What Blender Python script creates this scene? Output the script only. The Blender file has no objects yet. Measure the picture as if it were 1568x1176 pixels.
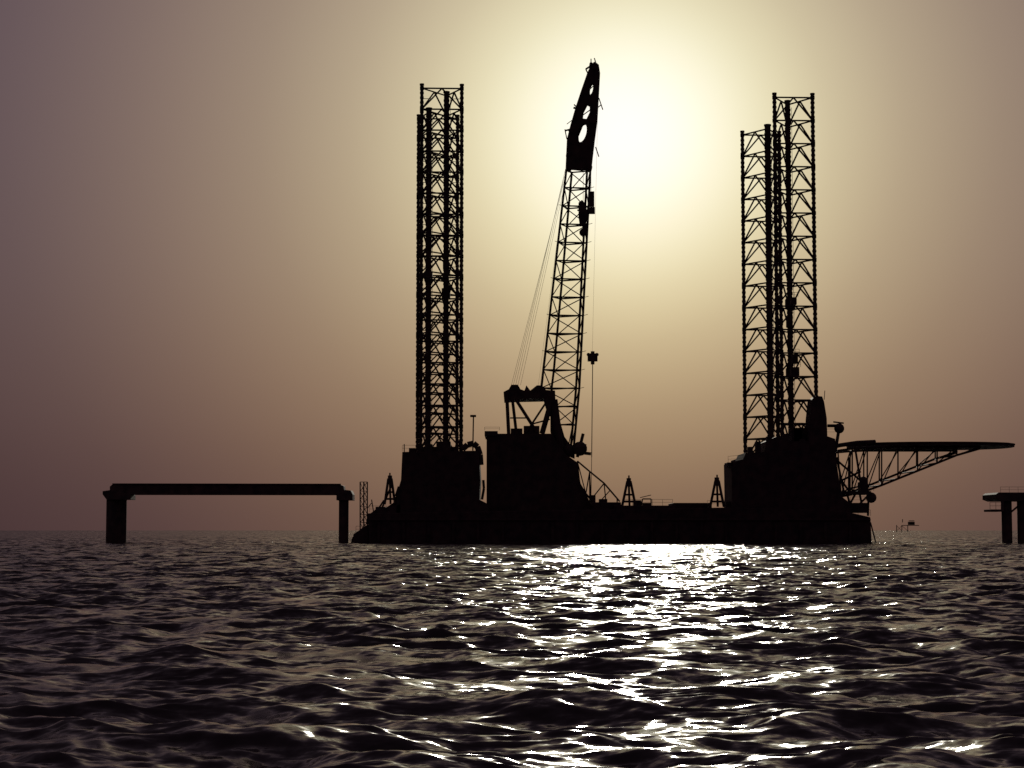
import bpy, math, random
import numpy as np
from mathutils import Vector
random.seed(7)
rng = np.random.default_rng(11)
scene = bpy.context.scene
scene.view_settings.view_transform = 'Standard'
scene.view_settings.look = 'None'
scene.view_settings.exposure = 0

# ---------------------------------------------------------------- camera
F = 2917.0; CAM_H = 2.4
T = math.atan(224 / F)
cd = bpy.data.cameras.new("camera"); cam = bpy.data.objects.new("camera", cd)
scene.collection.objects.link(cam); scene.camera = cam
cam.location = (0, 0, CAM_H); cam.rotation_euler = (math.pi / 2 + T, 0, 0)
cd.sensor_width = 36; cd.lens = 36 * F / 1568; cd.clip_end = 60000; cd.clip_start = 0.1

def ray(u, v):
    dx = (u - 784) / F; dy = (588 - v) / F
    return Vector((dx, math.cos(T) - dy * math.sin(T), math.sin(T) + dy * math.cos(T)))
def at(u, v, d):            # surveyed point -> metres, on the plane y = d
    r = ray(u, v); s = d / r.y
    return Vector((r.x * s, d, CAM_H + r.z * s))

# ---------------------------------------------------------------- materials
def steel(name, col, rough=0.75, metal=0.0):
    m = bpy.data.materials.new(name); m.use_nodes = True
    nt = m.node_tree; b = nt.nodes["Principled BSDF"]
    tc = nt.nodes.new("ShaderNodeTexCoord")
    n = nt.nodes.new("ShaderNodeTexNoise"); n.inputs["Scale"].default_value = 0.7; n.inputs["Detail"].default_value = 8
    nt.links.new(tc.outputs["Object"], n.inputs["Vector"])
    r = nt.nodes.new("ShaderNodeValToRGB")
    r.color_ramp.elements[0].position = 0.35; r.color_ramp.elements[1].position = 0.7
    r.color_ramp.elements[0].color = (*[c * 0.6 for c in col], 1)
    r.color_ramp.elements[1].color = (col[0] * 1.5, col[1] * 1.15, col[2], 1)
    nt.links.new(n.outputs["Fac"], r.inputs["Fac"]); nt.links.new(r.outputs["Color"], b.inputs["Base Color"])
    b.inputs["Roughness"].default_value = rough; b.inputs["Metallic"].default_value = metal
    b.inputs["Specular IOR Level"].default_value = 0.15
    return m
M_HULL = steel("hull_paint", (0.07, 0.05, 0.06))
M_LEG = steel("leg_steel", (0.075, 0.055, 0.06))
M_CRANE = steel("crane_paint", (0.075, 0.055, 0.06))
M_CONC = steel("pile_steel", (0.09, 0.07, 0.075))
M_WIRE = steel("wire_rope", (0.07, 0.07, 0.07))

# ---------------------------------------------------------------- mesh builder
class MB:
    def __init__(s): s.v = []; s.f = []
    def beam(s, p, q, r, n=6, r2=None):
        p = Vector(p); q = Vector(q); d = (q - p)
        if d.length < 1e-6: return
        d.normalize(); a = d.orthogonal().normalized(); b = d.cross(a)
        if r2 is None: r2 = r
        k = len(s.v)
        for c, rr in ((p, r), (q, r2)):
            for i in range(n):
                t = 2 * math.pi * i / n
                s.v.append(c + a * (rr * math.cos(t)) + b * (rr * math.sin(t)))
        for i in range(n):
            j = (i + 1) % n
            s.f.append((k + i, k + j, k + n + j, k + n + i))
        s.f.append(tuple(k + n - 1 - i for i in range(n))); s.f.append(tuple(k + n + i for i in range(n)))
    def path(s, pts, r, n=6):
        for a, b in zip(pts[:-1], pts[1:]): s.beam(a, b, r, n)
    def box(s, x0, x1, y0, y1, z0, z1):
        k = len(s.v)
        for z in (z0, z1):
            for x, y in ((x0, y0), (x1, y0), (x1, y1), (x0, y1)): s.v.append(Vector((x, y, z)))
        for f in ((3, 2, 1, 0), (4, 5, 6, 7), (0, 1, 5, 4), (1, 2, 6, 5), (2, 3, 7, 6), (3, 0, 4, 7)):
            s.f.append(tuple(k + i for i in f))
    def pbox(s, u0, u1, v0, v1, d0, d1):
        a = at(u0, v1, d0); b = at(u1, v0, d0)
        s.box(a.x, b.x, d0, d1, a.z, b.z)
    def prism(s, poly, d0, d1):
        P = [at(u, v, d0) for u, v in poly]; n = len(P); k = len(s.v)
        s.v += P; s.v += [Vector((p.x, d1, p.z)) for p in P]
        s.f.append(tuple(k + i for i in range(n))); s.f.append(tuple(k + n + n - 1 - i for i in range(n)))
        for i in range(n):
            j = (i + 1) % n
            s.f.append((k + j, k + i, k + n + i, k + n + j))
    def ball(s, c, r, n=10, squash=1.0):
        k = len(s.v); c = Vector(c); m = n // 2
        for i in range(m + 1):
            ph = math.pi * i / m
            for j in range(n):
                th = 2 * math.pi * j / n
                s.v.append(c + Vector((r * math.sin(ph) * math.cos(th), r * math.sin(ph) * math.sin(th), r * squash * math.cos(ph))))
        for i in range(m):
            for j in range(n):
                j2 = (j + 1) % n
                s.f.append((k + i * n + j, k + (i + 1) * n + j, k + (i + 1) * n + j2, k + i * n + j2))
    def rail(s, a, b, h=1.1, step=1.8, r=0.035):
        a = Vector(a); b = Vector(b); n = max(1, int((b - a).length / step)); up = Vector((0, 0, h))
        for i in range(n + 1):
            p = a.lerp(b, i / n); s.beam(p, p + up, r, 4)
        s.beam(a + up, b + up, r, 4); s.beam(a + up * 0.5, b + up * 0.5, r * 0.8, 4)
    def obj(s, name, mat, parent=None, bevel=0):
        me = bpy.data.meshes.new(name); me.from_pydata([tuple(v) for v in s.v], [], s.f); me.update()
        me.materials.append(mat)
        o = bpy.data.objects.new(name, me); scene.collection.objects.link(o)
        if parent: o.parent = parent
        if bevel:
            md = o.modifiers.new("bevel", 'BEVEL'); md.width = bevel; md.segments = 2; md.limit_method = 'ANGLE'
        return o
def empty(name):
    e = bpy.data.objects.new(name, None); scene.collection.objects.link(e); return e

# ================================================================ JACK-UP RIG
rig = empty("jack_up_rig")

# ---- hull
D0 = 346.0; D1 = 384.0
h = MB()
h.prism([(566, 850), (563, 786), (1118, 777), (1290, 782), (1333, 792), (1336, 850)], D0, D1)
h.prism([(538, 850), (541, 818), (563, 803), (566, 850)], D0 + 2, D0 + 22)       # raked end
h.prism([(560, 803), (562, 790), (575, 780), (600, 776), (614, 770), (614, 800)], D0 + 1, D0 + 10)
h.pbox(940, 1035, 774, 790, D0 + 0.6, D0 + 20)
h.pbox(1031, 1083, 770, 790, D0 + 3, D0 + 14)
h.pbox(905, 951, 769, 790, D0 + 2, D0 + 12)
h.obj("hull", M_HULL, rig, 0.12)

hd = MB()
def deck(u0, u1, v, d): hd.rail(at(u0, v, d), at(u1, v, d))
deck(953, 1030, 774, D0 + 1); deck(1083, 1118, 776, D0 + 1)
deck(566, 592, 784, D0 + 1.5)
deck(545, 562, 815, D0 + 3)
deck(1295, 1333, 790, D0 + 1)
for u in range(580, 1330, 38):
    hd.beam(at(u, 800, D0 - 0.35), at(u, 829, D0 - 0.35), 0.28, 8)
hd.beam(at(566, 796, D0 - 0.2), at(1333, 796, D0 - 0.2), 0.2, 6)
hd.obj("deck_railings_and_fenders", M_HULL, rig)

# ---- lattice legs (triangular section, rack chords)
def leg(name, c, topz, bay, dL, dR, dA, seed, extra=(), rf=0.27, ra=0.4, sub=True):
    m = MB(); r = random.Random(seed)
    base = [Vector((c[0], dL, 0)), Vector((c[1], dR, 0)), Vector((c[2], dA, 0))]
    for i, b in enumerate(base):
        R = rf if i < 2 else ra
        tz = topz
        m.beam(b + Vector((0, 0, -6)), b + Vector((0, 0, tz)), R, 8)
        z = 16
        while z < tz - 1:
            m.box(b.x - R - 0.07, b.x + R + 0.07, b.y - 0.1, b.y + 0.1, z, z + 0.42); z += 0.9
        m.beam(b + Vector((0, 0, tz)), b + Vector((0, 0, tz + 0.35)), R + 0.12, 8)
    z = topz - 0.5
    k = 0
    while z > 8:
        z2 = z - bay
        for i in range(3):
            a = base[i]; b = base[(i + 1) % 3]
            A = a + Vector((0, 0, z)); B = b + Vector((0, 0, z)); A2 = a + Vector((0, 0, z2)); B2 = b + Vector((0, 0, z2))
            mid = (A + B) / 2
            m.beam(A, B, 0.15)
            m.beam(mid, A2, 0.16); m.beam(mid, B2, 0.16)
            for Cc in (A, B): m.beam(Cc + Vector((0, 0, -.35)), Cc + Vector((0, 0, .35)), rf + .1, 6)
            if sub and i == 0:
                m.beam((mid + A2) / 2, (A + A2) / 2, 0.07, 4); m.beam((mid + B2) / 2, (B + B2) / 2, 0.07, 4)
        z = z2; k += 1
    for (zz, i, s_) in extra:
        b = base[i]; m.box(b.x - s_, b.x + s_, b.y - s_, b.y + s_, zz, zz + 2.2 * s_)
    b = base[2]
    m.beam(b + Vector((0.75, 0, 10)), b + Vector((0.75, 0, topz - 1)), 0.05, 4)
    return m.obj(name, M_LEG, rig)

def px(u, v, d): return at(u, v, d).x
zt1 = at(677, 131, 350).z; zt2 = at(1217, 145, 350).z
leg("leg_fore_port", (px(645, 420, 350), px(706.5, 420, 350), px(683, 420, 356)), zt1, 3.95, 350, 350.3, 356.3, 1,
    [(46, 2, .8), (51.5, 2, .6), (38, 2, .6)], ra=.5, rf=.3)
zt3 = at(672, 178, 376).z
leg("leg_aft_port", (px(640, 450, 376), px(700, 450, 376), px(656, 450, 370)), zt3, 3.95, 376, 376.3, 370, 2,
    [(51, 2, .8), (57, 2, .6)], ra=.55, rf=.3, sub=False)
leg("leg_fore_starboard", (px(1188.5, 400, 350), px(1247.5, 400, 350), px(1209, 400, 356)), zt2, 4.35, 350, 350.3, 356.3, 3,
    [(44, 2, .8), (31, 2, .8)], ra=.5, rf=.32, sub=False)
zt4 = at(1167, 203, 376).z
leg("leg_aft_starboard", (px(1139, 450, 376), px(1196, 450, 376), px(1178, 450, 370)), zt4, 4.35, 376, 376.3, 370, 4, ra=.6, rf=.32, sub=False)
m = MB()
for (u0, u1, v0, v1) in ((1214, 1222, 542, 556), (1212, 1224, 562, 575), (1216, 1228, 655, 680), (1212, 1220, 455, 466), (1206, 1214, 482, 500)):
    m.pbox(u0, u1, v0, v1, 351, 353)
    m.rail(at(u0 - 1, v0, 350.8), at(u1 + 2, v0, 350.8), 0.9, 0.5, 0.04)
m.obj("leg_access_cages", M_LEG, rig)

# ---- jack houses
j = MB()
j.prism([(606, 800), (608, 755), (614, 735), (616, 692), (733, 690), (735.5, 735), (734, 765), (748, 772), (748, 800)], 347, 359.5)
j.prism([(590, 800), (590, 778), (602, 770), (609, 752), (612, 800)], 348, 356)
j.pbox(640, 700, 684, 700, 349, 358)
j.pbox(626, 636, 686, 700, 351, 354)
j.box(px(636, 700, 368), px(709, 700, 368), 367, 380, 6, at(0, 700, 368).z)
j.rail(at(616, 691, 347.3), at(640, 691, 347.3)); j.rail(at(703, 690, 347.3), at(733, 690, 347.3))
j.beam(at(619, 692, 347.5), at(619, 680, 347.5), 0.1)
j.beam(at(724, 690, 348), at(725, 636, 348), 0.13); j.beam(at(720, 637, 348), at(729, 637, 348), 0.22)
j.path([at(708, 688, 349), at(716, 681, 349), at(725, 679, 349), at(731, 684, 349), at(735, 696, 349), at(736, 712, 349)], 0.55, 8)
j.path([at(738, 765, 348.5), at(741, 748, 348.5), at(740, 735, 348.5)], 0.25)
j.prism([(1119, 800), (1121, 760), (1120, 708), (1138, 703), (1142, 693), (1171, 692), (1173, 676), (1190, 668), (1215, 676),
         (1238, 676), (1240, 690), (1262, 694), (1280, 700), (1285, 735), (1291, 762), (1304, 772), (1304, 800)], 347, 359.5)
j.prism([(1238, 700), (1240, 640), (1243, 612), (1249, 606), (1259, 607), (1262, 615), (1266, 640), (1267, 668), (1279, 672), (1280, 705)], 348, 353)
j.box(px(1130, 700, 368), px(1212, 700, 368), 367, 380, 6, at(0, 702, 368).z)
j.beam(at(1262, 612, 349), at(1263, 598, 349), 0.07); j.beam(at(1252, 606, 349), at(1252, 594, 349), 0.05)
j.ball(at(1285, 656, 350), 0.95, 14); j.beam(at(1285, 655, 350), at(1279, 692, 350), 0.3)
j.beam(at(1276, 646, 350), at(1292, 648, 350), 0.15); j.beam(at(1267, 652, 350), at(1283, 652, 350), 0.3)
j.rail(at(1115, 708, 347.2), at(1138, 706, 347.2)); j.rail(at(1264, 666, 348.2), at(1282, 666, 348.2))
j.box(px(1114, 708, 347), px(1122, 708, 347), 347, 352, at(0, 714, 347).z, at(0, 708, 347).z)
j.pbox(1212, 1236, 655, 680, 351, 355)
for (u, vv) in ((1146, 684), (1158, 676), (1175, 668), (1200, 664), (1226, 672)): j.pbox(u, u + 7, vv, 700, 348, 350)
for (u0, u1, v0) in ((650, 662, 680), (668, 690, 676), (695, 702, 684)): j.pbox(u0, u1, v0, 692, 348.4, 350)
j.obj("jack_houses", M_HULL, rig, 0.06)

# ---- deck gear
g = MB()
def aframe(u, vt, vb, w, d):
    for s_ in (-1, 1):
        for dd in (0, 2.2):
            g.beam(at(u + s_ * w / 2, vb, d + dd), at(u + s_ * 2.4, vt + 6, d + 1.1), 0.24)
    g.beam(at(u, vt + 14, d + 1.1), at(u + 1, vb, d + 1.1), 0.2)
    g.pbox(u - 3.2, u + 3.2, vt + 1, vt + 14, d + 0.7, d + 1.5)
    g.beam(at(u - w * .3, (vt + vb) / 2 + 4, d), at(u + w * .3, (vt + vb) / 2 + 4, d), 0.18)
    g.beam(at(u - w * .45, vb - 8, d), at(u + w * .45, vb - 8, d), 0.2)
    g.beam(at(u, vt + 2, d + 1), at(u, vt - 3, d + 1), 0.15)
aframe(597, 727, 772, 16, 347.5)
aframe(963, 731, 776, 21, 348)
aframe(1098, 730, 776, 21, 348)
g.beam(at(585, 778, 348), at(600, 742, 348), 0.18); g.beam(at(579, 780, 348), at(588, 766, 348), 0.18)
g.beam(at(606, 760, 348), at(611, 745, 348), 0.25)
g.beam(at(572, 784, 348), at(569, 765, 348), 0.1); g.beam(at(569, 770, 348), at(563, 778, 348), 0.08)
for (u0, u1, v0) in ((971, 982, 766), (985, 996, 770), (1085, 1090, 770), (1112, 1118, 768), (575, 590, 776), (905, 912, 758), (918, 930, 764)):
    g.pbox(u0, u1, v0, 782, 349, 352)
g.path([at(982, 774, 348), at(984, 764, 348), at(997, 764, 348), at(997, 774, 348)], 0.12)
g.beam(at(980, 762, 348), at(997, 758, 348), 0.07)
m0 = [(551.5, 350), (562.5, 350), (557, 351.4)]
P = [[at(u, v, d) for (u, d) in m0] for v in (812, 800, 788, 776, 764, 752, 738)]
for i in range(len(P) - 1):
    for k in range(3):
        g.beam(P[i][k], P[i + 1][k], 0.12); g.beam(P[i][k], P[i + 1][(k + 1) % 3], 0.07, 4)
        g.beam(P[i + 1][k], P[i + 1][(k + 1) % 3], 0.08, 4)
g.beam(at(541, 822, 348), at(536, 840, 348), 0.15); g.beam(at(1333, 800, 348), at(1343, 838, 349), 0.12)
g.obj("deck_gear", M_HULL, rig)

# ---- helideck on its cantilever truss
hk = MB()
cz = at(1420, 677.5, 351).z
x0 = px(1300, 677, 362); x1 = px(1551, 679, 362)
cx = (x0 + x1) / 2; rx = (x1 - x0) / 2; cy = 363; ry = 12.5; n = 40
k = len(hk.v)
for z in (cz - 0.45, cz):
    for i in range(n):
        t = 2 * math.pi * i / n
        cs, sn = math.cos(t), math.sin(t)
        e = 0.85
        hk.v.append(Vector((cx + rx * math.copysign(abs(cs) ** e, cs), cy + ry * math.copysign(abs(sn) ** e, sn), z)))
hk.f.append(tuple(k + n - 1 - i for i in range(n))); hk.f.append(tuple(k + n + i for i in range(n)))
for i in range(n):
    jn = (i + 1) % n; hk.f.append((k + i, k + jn, k + n + jn, k + n + i))
for i in range(n):
    a = hk.v[k + n + i]; b = hk.v[k + n + (i + 1) % n]
    hk.beam(a, b, 0.16, 5)
hk.path([at(1270, 686, 352), at(1285, 682, 352), at(1312, 678, 353), at(1340, 676.5, 354)], 0.4, 6)
for d, off in ((353, 0), (371, 1)):
    def q(u, v):
        p = at(u, v, 353); return Vector((p.x, d, p.z))
    top = [(1283, 690), (1305, 687), (1328, 685), (1350, 684), (1375, 684), (1405, 684), (1435, 684), (1465, 684), (1500, 684)]
    bot = [(1288, 760), (1305, 757), (1328, 751), (1350, 743), (1375, 733), (1405, 721), (1435, 709), (1465, 697), (1500, 687)]
    hk.path([q(*p) for p in top], 0.2); hk.path([q(*p) for p in bot], 0.22)
    for i, (a, b) in enumerate(zip(top, bot)):
        hk.beam(q(*a), q(*b), 0.14)
        if i < len(top) - 1: hk.beam(q(*bot[i]), q(*top[i + 1]), 0.11, 5)
for i in range(8):
    a = at(*bot[i], 353); hk.beam(a, Vector((a.x, 371, a.z)), 0.13)
    if i < 7:
        b = at(*bot[i + 1], 353); hk.beam(a, Vector((b.x, 371, b.z)), 0.08, 5)
    t_ = at(*top[i], 353); hk.beam(t_, Vector((t_.x, 371, t_.z)), 0.16)
hk.path([at(1287, 756, 349), at(1300, 748, 349), at(1330, 742, 349)], 0.15)
hk.pbox(1288, 1334, 752, 757, 349, 356); hk.pbox(1296, 1328, 770, 785, 349, 356)
hk.ball(at(1334, 762, 350), 1.0, 12); hk.pbox(1318, 1328, 738, 754, 350, 353); hk.ball(at(1322, 736, 351), .8, 10)
hk.rail(at(1288, 752, 348.9), at(1338, 752, 348.9)); hk.rail(at(1302, 770, 348.9), at(1330, 770, 348.9))
for (a, b) in (((1296, 752), (1304, 782)), ((1306, 782), (1332, 756)), ((1316, 754), (1322, 785)), ((1330, 757), (1329, 790)), ((1288, 735), (1300, 752)), ((1300, 700), (1300, 752)), ((1281, 700), (1292, 752)),
               ((1276, 700), (1320, 738)), ((1290, 735), (1318, 722)), ((1310, 690), (1318, 740)), ((1296, 782), (1310, 756))):
    hk.beam(at(*a, 349.5), at(*b, 349.5), 0.2)
hk.obj("helideck", M_HULL, rig)

# ================================================================ CRANE
crane = empty("pedestal_crane")
c = MB()
c.prism([(745, 800), (745, 668), (748, 664), (845, 664), (853, 678), (868, 697), (884, 708), (889, 740), (903, 768), (912, 800)], 350, 364)
c.pbox(742, 762, 660, 667, 349.5, 364.5)
c.rail(at(742, 659, 349.4), at(765, 659, 349.4), 0.6)
c.obj("machinery_house", M_CRANE, crane, 0.1)
c = MB()
c.prism([(772, 612), (771, 600), (779, 596), (783, 589), (793, 589), (797, 596), (803, 598), (806, 590), (812, 598), (822, 590), (830, 590), (836, 597),
         (850, 598), (851, 622), (838, 624), (834, 610), (790, 611)], 352, 361)
for d in (352, 360.5):
    c.beam(at(776, 605, d), at(779, 666, d), 0.33, 8); c.beam(at(784, 606, d), at(791, 666, d), 0.28, 8)
    c.beam(at(790, 612, d), at(822, 662, d), 0.3, 8)
    c.beam(at(845, 612, d), at(830, 664, d), 0.5, 8)
    c.beam(at(848, 612, d), at(858, 690, d), 0.7, 8)
    c.beam(at(781, 640, d), at(807, 640, d), 0.13); c.beam(at(806, 662, d), at(835, 618, d), 0.2)
    c.beam(at(812, 650, d), at(842, 642, d), 0.15)
c.beam(at(779, 650, 352), at(779, 650, 360), 0.15)
c.prism([(843, 622), (850, 622), (858, 660), (880, 690), (880, 702), (850, 690), (843, 660)], 355, 357)
c.pbox(802, 826, 652, 668, 352, 356); c.pbox(782, 800, 656, 668, 352, 356)
c.ball(at(888, 687, 351), 1.35, 14); c.pbox(880, 898, 680, 695, 351, 353)
c.ball(at(872, 690, 352), 1.2, 12); c.beam(at(862, 690, 352), at(905, 695, 352), 0.3)
c.beam(at(893, 664, 352), at(884, 700, 352), 0.3)
for d in (349, 350.5):
    A = [(884, 706), (903, 722), (925, 740), (949, 768)]; B = [(888, 742), (897, 756), (905, 765), (912, 774)]
    c.path([at(*p, d) for p in A[:3]], 0.16); c.beam(at(925, 740, d), at(949, 768, d), 0.16)
    c.path([at(*p, d) for p in B], 0.2)
    for a, b in zip(A[:3], B[:3]): c.beam(at(*a, d), at(*b, d), 0.12, 5)
    for a, b in zip(A[:2], B[1:3]): c.beam(at(*a, d), at(*b, d), 0.1, 5)
    c.beam(at(903, 722, d), at(903, 770, d), 0.12); c.beam(at(925, 740, d), at(928, 770, d), 0.11)
    c.beam(at(935, 750, d), at(915, 772, d), 0.1); c.beam(at(945, 764, d), at(945, 774, d), 0.12)
c.obj("gantry_and_winches", M_CRANE, crane)

# ---- lattice boom
b = MB(); DB = 353.0
def lerp(a, b_, t): return a + (b_ - a) * t
rows = []
vs = [690, 650, 622, 594] + [594 - 27.9 * i for i in range(1, 13)]
for v in vs:
    if v >= 594:
        t = (v - 594) / (690 - 594); L = lerp(829, 865, t ** 1.1); R = lerp(887, 878, t)
        w = lerp(16, 4, t)
    else:
        t = (594 - v) / (594 - 258); L = lerp(829, 867.5, t); R = lerp(887, 904, t); w = lerp(17, 9, t)
    dd = 3.2 if v < 600 else lerp(3.2, 1.0, min(1, (v - 594) / 96))
    Bk = [at(L + w, v, DB), at(R - 4, v - 2, DB)]
    rows.append([at(L, v, DB), at(R, v + 1, DB), Vector((Bk[1].x, DB + dd, Bk[1].z)), Vector((Bk[0].x, DB + dd, Bk[0].z))])
for i in range(len(rows) - 1):
    A, B = rows[i], rows[i + 1]
    for k_ in range(4):
        k2 = (k_ + 1) % 4
        b.beam(A[k_], B[k_], 0.22); b.beam(B[k_], B[k2], 0.14)
        if i % 2: b.beam(A[k_], B[k2], 0.1, 5)
        else: b.beam(A[k2], B[k_], 0.1, 5)
    b.beam(B[0], B[2], 0.06, 4)
for i in range(3, len(rows) - 1):
    p = rows[i][1]; b.beam(p, p + Vector((0.9, 0, 0.25)), 0.06, 4); 
    if i % 2: p = rows[i][0]; b.beam(p, p + Vector((-0.6, 0, 0.2)), 0.06, 4)
b.obj("lattice_boom", M_CRANE, crane)

# ---- boom head side plates with lightening holes
def plate(name, outer, holes, d, th):
    cu = bpy.data.curves.new(name, 'CURVE'); cu.dimensions = '2D'; cu.fill_mode = 'BOTH'; cu.extrude = th / 2
    for poly in [outer] + holes:
        sp = cu.splines.new('POLY'); sp.points.add(len(poly) - 1); sp.use_cyclic_u = True
        for i, (u, v) in enumerate(poly):
            p = at(u, v, d); sp.points[i].co = (p.x, p.z, 0, 1)
    o = bpy.data.objects.new(name + "_c", cu); scene.collection.objects.link(o)
    o.rotation_euler = (math.pi / 2, 0, 0); o.location = (0, d + th / 2, 0)
    bpy.context.view_layer.update()
    me = bpy.data.meshes.new_from_object(o.evaluated_get(bpy.context.evaluated_depsgraph_get()))
    me.transform(o.matrix_world); bpy.data.objects.remove(o)
    me.materials.clear(); me.materials.append(M_CRANE)
    ob = bpy.data.objects.new(name, me); scene.collection.objects.link(ob); ob.parent = crane
def ell(cu_, cv, a, b_, rot, n=16):
    out = []
    for i in range(n):
        t = 2 * math.pi * i / n; x = a * math.cos(t); y = b_ * math.sin(t); r = math.radians(rot)
        out.append((cu_ + x * math.cos(r) - y * math.sin(r), cv + x * math.sin(r) + y * math.cos(r)))
    return out
outer = [(866, 258), (867, 235), (868, 213), (873, 193), (881, 165), (890, 138), (899, 112), (905, 98), (911, 94), (917, 99), (919, 112),
         (917, 150), (915, 185), (911, 215), (908, 240), (906, 259)]
holes = [ell(891, 203, 6.8, 15, 14), [(890, 181), (891, 171), (897, 159), (903, 162), (903, 172), (898, 182)], ell(904.5, 136, 3.4, 9, 10)]
plate("boom_head_plate_1", outer, holes, DB, 0.25)
holes2 = [[(u + 2.6, v + 2.5) for u, v in hh] for hh in holes]
plate("boom_head_plate_2", outer, holes2, DB + 2.2, 0.25)
b = MB()
for (u, v, r) in ((910, 103, .5), (905, 98, .3), (871, 235, .5), (908, 185, .6), (875, 200, .35), (903, 256, .5), (872, 257, .4)):
    p = at(u, v, DB); b.beam(p + Vector((0, -0.3, 0)), p + Vector((0, 2.6, 0)), r, 12)
for (u0, v0, u1, v1, rr) in ((905, 97, 905, 90, .1), (912, 95, 910, 89, .1), (868, 213, 865, 198, .1), (873, 203, 869, 198, .1), (917, 150, 923, 168, .1), (882, 163, 879, 160, .12), (912, 225, 917, 240, .1), (915, 165, 921, 160, .1), (900, 112, 897, 106, .12),
                   (866, 200, 873, 198, .16), (878, 165, 884, 166, .2), (897, 106, 903, 102, .18), (884, 212, 893, 190, .12), (893, 176, 904, 168, .1), (900, 140, 908, 132, .1), (884, 222, 899, 215, .1)):
    b.beam(at(u0, v0, DB + .5), at(u1, v1, DB + .5), rr)
b.path([at(868, 190, DB - .3), at(876, 184, DB - .3), at(889, 150, DB - .3)], 0.07)
b.pbox(902, 910, 293, 316, DB - 1.2, DB - .5); b.pbox(899, 911, 317, 327, DB - 1.2, DB - .5)
b.prism([(886, 310), (891, 306), (897, 312), (900, 330), (897, 345), (888, 346), (886, 330)], DB - 1.4, DB - .6)
b.ball(at(893, 356, DB - 1), 0.75, 10); b.beam(at(884, 322, DB - 1), at(902, 322, DB - 1), 0.15); b.beam(at(893, 345, DB - 1), at(893, 363, DB - 1), 0.2)
b.pbox(893, 900, 345, 352, DB - 1.2, DB - .8)
b.pbox(900, 915, 541, 553, DB - 1.5, DB - .6); b.beam(at(907.5, 538, DB - 1), at(907.5, 558, DB - 1), 0.35, 8)
b.ball(at(901, 543, DB - 1), .35, 8); b.ball(at(914, 543, DB - 1), .35, 8)
b.obj("boom_head_and_hook_blocks", M_CRANE, crane)
w = MB()
w.beam(at(915, 180, DB - 1), at(907, 540, DB - 1), 0.022, 4)
w.beam(at(907.5, 553, DB - 1), at(906, 700, DB - 1), 0.08, 5)
w.beam(at(906, 700, DB - 1), at(905, 770, DB - 1), 0.07, 4)
w.beam(at(905, 255, DB - 1), at(905, 294, DB - 1), 0.05, 4); w.beam(at(893, 255, DB - 1), at(893, 308, DB - 1), 0.05, 4)
for i, (u, ut, vt) in enumerate(((783, 862, 282), (786, 864, 270), (789.5, 866, 258), (793, 866, 266), (797, 866.5, 274))):
    w.beam(at(u, 590, 354 + .6 * i), at(ut, vt, DB + 1 + .2 * i), 0.035, 4)
for i in range(2): w.beam(at(824 + i * 3, 592, 355), at(867 + i, 262, DB + 1), 0.022, 4)
w.obj("wire_ropes", M_WIRE, crane)

# ================================================================ PIPE BRIDGE (left)
pb = MB(); d = 349
pb.prism([(168, 756.5), (168, 745), (173, 741), (519, 741.5), (526, 744), (528, 757.5)], d, d + 3.4)
for v in (741.2, 756.8): pb.beam(at(172, v, d - .05), at(522, v + .5, d - .05), 0.16, 5)
pb.prism([(157, 757), (157, 752), (168, 750.5), (200, 757.5), (200, 765), (163, 765)], d - 0.6, d + 4)
pb.prism([(515, 766), (515, 757), (528, 750), (537, 751), (540, 757), (540, 766)], d - 0.6, d + 4)
for (u, rr, dd) in ((171.5, 1.0, 1.0), (186, 1.0, 3.2), (179, 1.0, 2.2)):
    p = at(u, 765, d + dd); pb.beam(p, Vector((p.x, p.y, -5)), rr, 20)
p = at(526.5, 765, d + 1.2); pb.beam(p, Vector((p.x, p.y, -5)), 0.9, 20)
p = at(527, 765, d + 3.4); pb.beam(p, Vector((p.x, p.y, -5)), 0.85, 20)
for u in range(190, 520, 33): pb.pbox(u, u + 1.6, 741, 757.3, d - 0.12, d)
pb.obj("pipe_bridge", M_CONC, None, 0.05)

# ================================================================ RIGHT WELL PLATFORM
wp = MB(); d = 349
wp.prism([(1525, 757), (1529, 754), (1640, 754), (1640, 767), (1533, 767), (1525, 764)], d, d + 10)
wp.pbox(1517, 1536, 780, 783.5, d, d + 5); wp.rail(at(1516, 780, d), at(1534, 780, d), 1.3, 0.8, 0.05)
for u in (1541, 1565, 1602, 1630):
    for dd in (1.5, 8.0):
        p = at(u, 766, d + dd); wp.beam(p, Vector((p.x + (0.2 if dd > 2 else 0), p.y, -5)), 0.95 if dd < 2 else .6, 16)
wp.beam(at(1541, 790, d + 1.5), at(1565, 770, d + 1.5), 0.2)
wp.beam(at(1535, 767, d), at(1535, 783, d), 0.3)
wp.rail(at(1532, 754, d + .2), at(1640, 754, d + .2), 1.0, 1.6, 0.035)
wp.obj("wellhead_platform", M_CONC, None, 0.04)

dp = MB(); d = 1500
def Q(u, v, dd=0): 
    return at(u, v, d + dd)
for u in (1373, 1381, 1390):
    dp.beam(Q(u, 804), Q(u, 815), 0.3); 
for a_, b_ in (((1373, 805), (1381, 813)), ((1381, 805), (1373, 813)), ((1381, 805), (1390, 813))): dp.beam(Q(*a_), Q(*b_), 0.15)
dp.box(Q(1370, 0).x, Q(1393, 0).x, d - 3, d + 6, Q(0, 805).z, Q(0, 804).z)
dp.box(Q(1379, 0).x, Q(1387, 0).x, d - 2, d + 4, Q(0, 803.8).z, Q(0, 799).z)
dp.beam(Q(1382, 800), Q(1382, 795), 0.3); dp.box(Q(1380, 0).x, Q(1386, 0).x, d - 3, d + 3, Q(0, 798.2).z, Q(0, 797).z)
dp.obj("offshore_platform", M_CONC)

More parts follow.
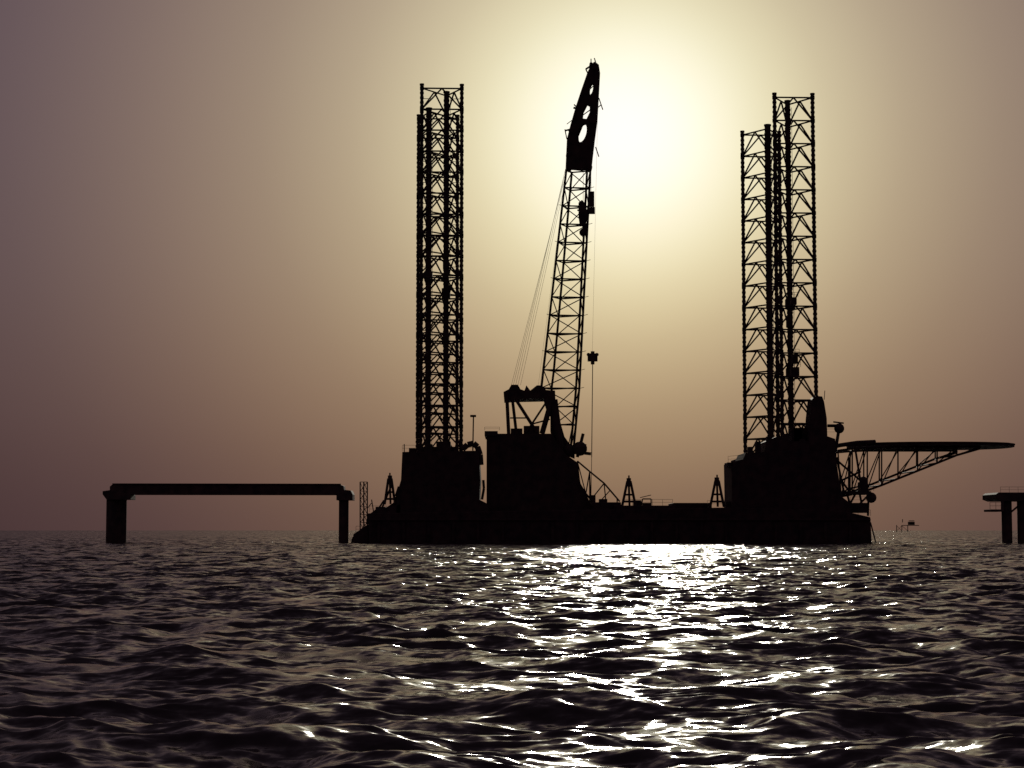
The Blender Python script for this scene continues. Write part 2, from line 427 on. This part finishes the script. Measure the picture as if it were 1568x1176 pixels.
# ================================================================ SEA
radii = list(np.arange(0.6, 12, 0.5)); r = 12.0
while r < 1500: radii.append(r); r += 0.02 + 0.003 * r
while r < 26000: radii.append(r); r *= 1.04
radii = np.array(radii); nr = len(radii)
HS = math.radians(25)
NI = 1000
ang_in = np.linspace(-HS, HS, NI)
ang_out = np.linspace(HS, 2 * math.pi - HS, 122)[1:-1]
ang = np.concatenate([ang_in, ang_out]); na = len(ang)
dang = np.concatenate([np.full(NI, ang_in[1] - ang_in[0]), np.full(len(ang_out), ang_out[1] - ang_out[0])])
drr = np.gradient(radii)
RR, AA = np.meshgrid(radii, ang, indexing='ij')
X = (RR * np.sin(AA)).ravel(); Y = (RR * np.cos(AA)).ravel()
SP = np.maximum(drr[:, None], RR * dang[None, :]).ravel()
NW = 140
lam = np.exp(rng.uniform(np.log(0.2), np.log(6.5), NW))
th = math.radians(-108) + rng.normal(0, math.radians(35), NW)
RMS = 0.265
wt = np.where(lam > 3.5, 0.62, np.where(lam > 2.0, 0.8, 1.0))
sl = wt * RMS * math.sqrt(2) / math.sqrt((wt ** 2).sum())
ph = rng.uniform(0, 2 * math.pi, NW)
# gusts: patches of rougher and calmer water
gust = np.ones_like(X)
for i in range(7):
    a_ = rng.uniform(0, 2 * math.pi); k_ = 2 * math.pi / rng.uniform(9, 45)
    gust += 0.11 * np.sin(k_ * (math.cos(a_) * X + math.sin(a_) * Y) + rng.uniform(0, 6.28))
Z = np.zeros_like(X); DX = np.zeros_like(X); DY = np.zeros_like(X); lost = np.zeros_like(X)
for i in range(NW):
    k_ = 2 * math.pi / lam[i]; a = sl[i] / k_
    wgt = np.clip((lam[i] / SP - 1.8) / 2.2, 0, 1)
    lost += (sl[i] ** 2) * (1 - wgt ** 2) / 2
    mk = wgt > 0
    if not mk.any(): continue
    p_ = k_ * (math.cos(th[i]) * X[mk] + math.sin(th[i]) * Y[mk]) + ph[i]
    s_ = np.sin(p_); c_ = np.cos(p_); g_ = wgt[mk] * a
    if lam[i] < 2.0: g_ = g_ * gust[mk]
    Z[mk] += g_ * s_; DX[mk] += g_ * 0.75 * c_ * math.cos(th[i]); DY[mk] += g_ * 0.75 * c_ * math.sin(th[i])
co = np.stack([X + DX, Y + DY, Z], 1).astype(np.float32)
co = np.concatenate([co, np.array([[0, 0, 0]], np.float32)])
lost = np.concatenate([np.sqrt(lost), [0.1]]).astype(np.float32)
ii, jj = np.meshgrid(np.arange(nr - 1), np.arange(na), indexing='ij')
j2 = (jj + 1) % na
quads = np.stack([ii * na + jj, (ii) * na + j2, (ii + 1) * na + j2, (ii + 1) * na + jj], -1).reshape(-1, 4)[:, ::-1]
tri = np.stack([np.full(na, nr * na), (np.arange(na) + 1) % na, np.arange(na)], 1)
me = bpy.data.meshes.new("sea")
me.vertices.add(len(co)); me.vertices.foreach_set("co", co.ravel())
loops = np.concatenate([quads.ravel(), tri.ravel()]).astype(np.int32)
me.loops.add(len(loops)); me.loops.foreach_set("vertex_index", loops)
nf = len(quads) + len(tri)
starts = np.concatenate([np.arange(len(quads)) * 4, len(quads) * 4 + np.arange(len(tri)) * 3]).astype(np.int32)
me.polygons.add(nf); me.polygons.foreach_set("loop_start", starts)
me.polygons.foreach_set("use_smooth", np.ones(nf, bool))
me.update(calc_edges=True)
at_ = me.attributes.new("fine_slope", 'FLOAT', 'POINT'); at_.data.foreach_set("value", lost)
sea = bpy.data.objects.new("sea", me); scene.collection.objects.link(sea)

wm = bpy.data.materials.new("sea_water"); wm.use_nodes = True; nt = wm.node_tree; N = nt.nodes; Lk = nt.links
bs = N["Principled BSDF"]
bs.inputs["Base Color"].default_value = (0.030, 0.019, 0.024, 1); bs.inputs["Roughness"].default_value = 0.12
bs.inputs["IOR"].default_value = 1.34
geo = N.new("ShaderNodeNewGeometry"); att = N.new("ShaderNodeAttribute"); att.attribute_name = "fine_slope"
def vm(op, a=None, b_=None):
    n_ = N.new("ShaderNodeVectorMath"); n_.operation = op
    for s_, x_ in zip(n_.inputs, (a, b_)):
        if x_ is None: continue
        if isinstance(x_, tuple): s_.default_value = x_
        else: Lk.new(x_, s_)
    return n_
def noise_vec(scale, sx, sy, detail, rot=12):
    mp = N.new("ShaderNodeMapping"); mp.inputs["Scale"].default_value = (sx, sy, 1); mp.inputs["Rotation"].default_value = (0, 0, math.radians(rot))
    Lk.new(geo.outputs["Position"], mp.inputs["Vector"])
    n_ = N.new("ShaderNodeTexNoise"); n_.inputs["Scale"].default_value = scale; n_.inputs["Detail"].default_value = detail
    Lk.new(mp.outputs[0], n_.inputs["Vector"])
    s1 = vm('SUBTRACT', n_.outputs["Color"], (0.5, 0.5, 0.5))
    return vm('MULTIPLY', s1.outputs[0], (1, 1, 0))
na1 = noise_vec(1.0, 0.5, 1, 5)       # waves the sheet is too coarse for (wind sea: lee faces are the steep ones)
mul = N.new("ShaderNodeMath"); mul.operation = 'MULTIPLY'; mul.inputs[1].default_value = 9.0; Lk.new(att.outputs["Fac"], mul.inputs[0])
sc1 = vm('SCALE', vm('ADD', na1.outputs[0], (-0.01, -0.06, 0)).outputs[0]); Lk.new(mul.outputs[0], sc1.inputs["Scale"])
na2 = noise_vec(5.0, 0.6, 1, 5, 20)
sc2 = vm('SCALE', na2.outputs[0]); sc2.inputs["Scale"].default_value = 1.1
na3 = noise_vec(1.7, 0.6, 1, 2, 5)
sc3 = vm('SCALE', na3.outputs[0]); sc3.inputs["Scale"].default_value = 0.5
ad = vm('ADD', sc1.outputs[0], sc2.outputs[0]); ad1 = vm('ADD', ad.outputs[0], sc3.outputs[0])
ad2 = vm('ADD', ad1.outputs[0], geo.outputs["Normal"])
nm = vm('NORMALIZE', ad2.outputs[0]); Lk.new(nm.outputs[0], bs.inputs["Normal"])
me.materials.append(wm)

# ================================================================ SUN + SKY
sd = ray(956, 215).normalized()
elev = math.asin(sd.z); azi = math.atan2(sd.x, sd.y)
sl_ = bpy.data.lights.new("sun", 'SUN'); sl_.energy = 1.5; sl_.angle = math.radians(0.5); sl_.color = (1, 0.94, 0.80)
so = bpy.data.objects.new("sun", sl_); scene.collection.objects.link(so)
so.rotation_euler = sd.to_track_quat('Z', 'Y').to_euler(); so.location = (0, 0, 100)

wd = bpy.data.worlds.new("World"); scene.world = wd; wd.use_nodes = True
nt = wd.node_tree; N = nt.nodes; Lk = nt.links
bg = N["Background"]; out = N["World Output"]
sky = N.new("ShaderNodeTexSky"); sky.sky_type = 'NISHITA'; sky.sun_disc = False
sky.sun_elevation = elev; sky.sun_rotation = azi; sky.dust_density = 6; sky.air_density = 1.5
hz = N.new("ShaderNodeMix"); hz.data_type = 'RGBA'; hz.blend_type = 'MULTIPLY'; hz.inputs["Factor"].default_value = 1
Lk.new(sky.outputs["Color"], hz.inputs["A"]); hz.inputs["B"].default_value = (0.010, 0.010, 0.010, 1)   # light lost in thick haze
Lk.new(hz.outputs["Result"], bg.inputs["Color"]); bg.inputs["Strength"].default_value = 0.1
tc = N.new("ShaderNodeTexCoord")
nrm = N.new("ShaderNodeVectorMath"); nrm.operation = 'NORMALIZE'; Lk.new(tc.outputs["Generated"], nrm.inputs[0])
dt = N.new("ShaderNodeVectorMath"); dt.operation = 'DOT_PRODUCT'; Lk.new(nrm.outputs[0], dt.inputs[0]); dt.inputs[1].default_value = sd
ac = N.new("ShaderNodeMath"); ac.operation = 'ARCCOSINE'; Lk.new(dt.outputs["Value"], ac.inputs[0])
mr = N.new("ShaderNodeMapRange"); mr.inputs["From Max"].default_value = math.radians(40); Lk.new(ac.outputs[0], mr.inputs["Value"])
cr = N.new("ShaderNodeValToRGB"); cr.color_ramp.interpolation = 'B_SPLINE'
def lin(c): return tuple(((x / 255) / 12.92 if x / 255 < .04045 else ((x / 255 + .055) / 1.055) ** 2.4) for x in c)
stops = [(0, (268, 268, 258)), (80, (262, 261, 248)), (160, (243, 240, 212)), (230, (222, 215, 182)), (310, (198, 187, 158)), (420, (170, 155, 134)), (560, (145, 128, 115)),
         (750, (119, 101, 99)), (960, (93, 78, 87)), (1250, (78, 65, 76)), (1700, (58, 48, 56))]
els = cr.color_ramp.elements
while len(els) < len(stops): els.new(0.5)
for e, (p_, c_) in zip(els, stops):
    e.position = math.degrees(math.atan(p_ / F)) / 40; e.color = (*lin(c_), 1)
Lk.new(mr.outputs[0], cr.inputs["Fac"])
sp = N.new("ShaderNodeSeparateXYZ"); Lk.new(nrm.outputs[0], sp.inputs[0])
er = N.new("ShaderNodeValToRGB"); er.color_ramp.interpolation = 'B_SPLINE'
es = er.color_ramp.elements
E = [(0.0, (0.80, 0.62, 0.48)), (0.12, (0.88, 0.76, 0.64)), (0.28, (0.98, 0.95, 0.89)), (0.5, (1, 1, 1)), (1.0, (1, 1, 1))]
while len(es) < len(E): es.new(0.5)
for e, (p_, c_) in zip(es, E): e.position = p_; e.color = (*c_, 1)
m2 = N.new("ShaderNodeMapRange"); m2.inputs["From Max"].default_value = 0.5; Lk.new(sp.outputs["Z"], m2.inputs["Value"]); Lk.new(m2.outputs[0], er.inputs["Fac"])
mx = N.new("ShaderNodeMix"); mx.data_type = 'RGBA'; mx.blend_type = 'MULTIPLY'; mx.inputs["Factor"].default_value = 1
Lk.new(cr.outputs["Color"], mx.inputs["A"]); Lk.new(er.outputs["Color"], mx.inputs["B"])
bg2 = N.new("ShaderNodeBackground"); Lk.new(mx.outputs["Result"], bg2.inputs["Color"]); bg2.inputs["Strength"].default_value = 1.0
sh = N.new("ShaderNodeAddShader"); Lk.new(bg.outputs[0], sh.inputs[0]); Lk.new(bg2.outputs[0], sh.inputs[1]); Lk.new(sh.outputs[0], out.inputs["Surface"])
print("elev", math.degrees(elev), "verts", len(co))
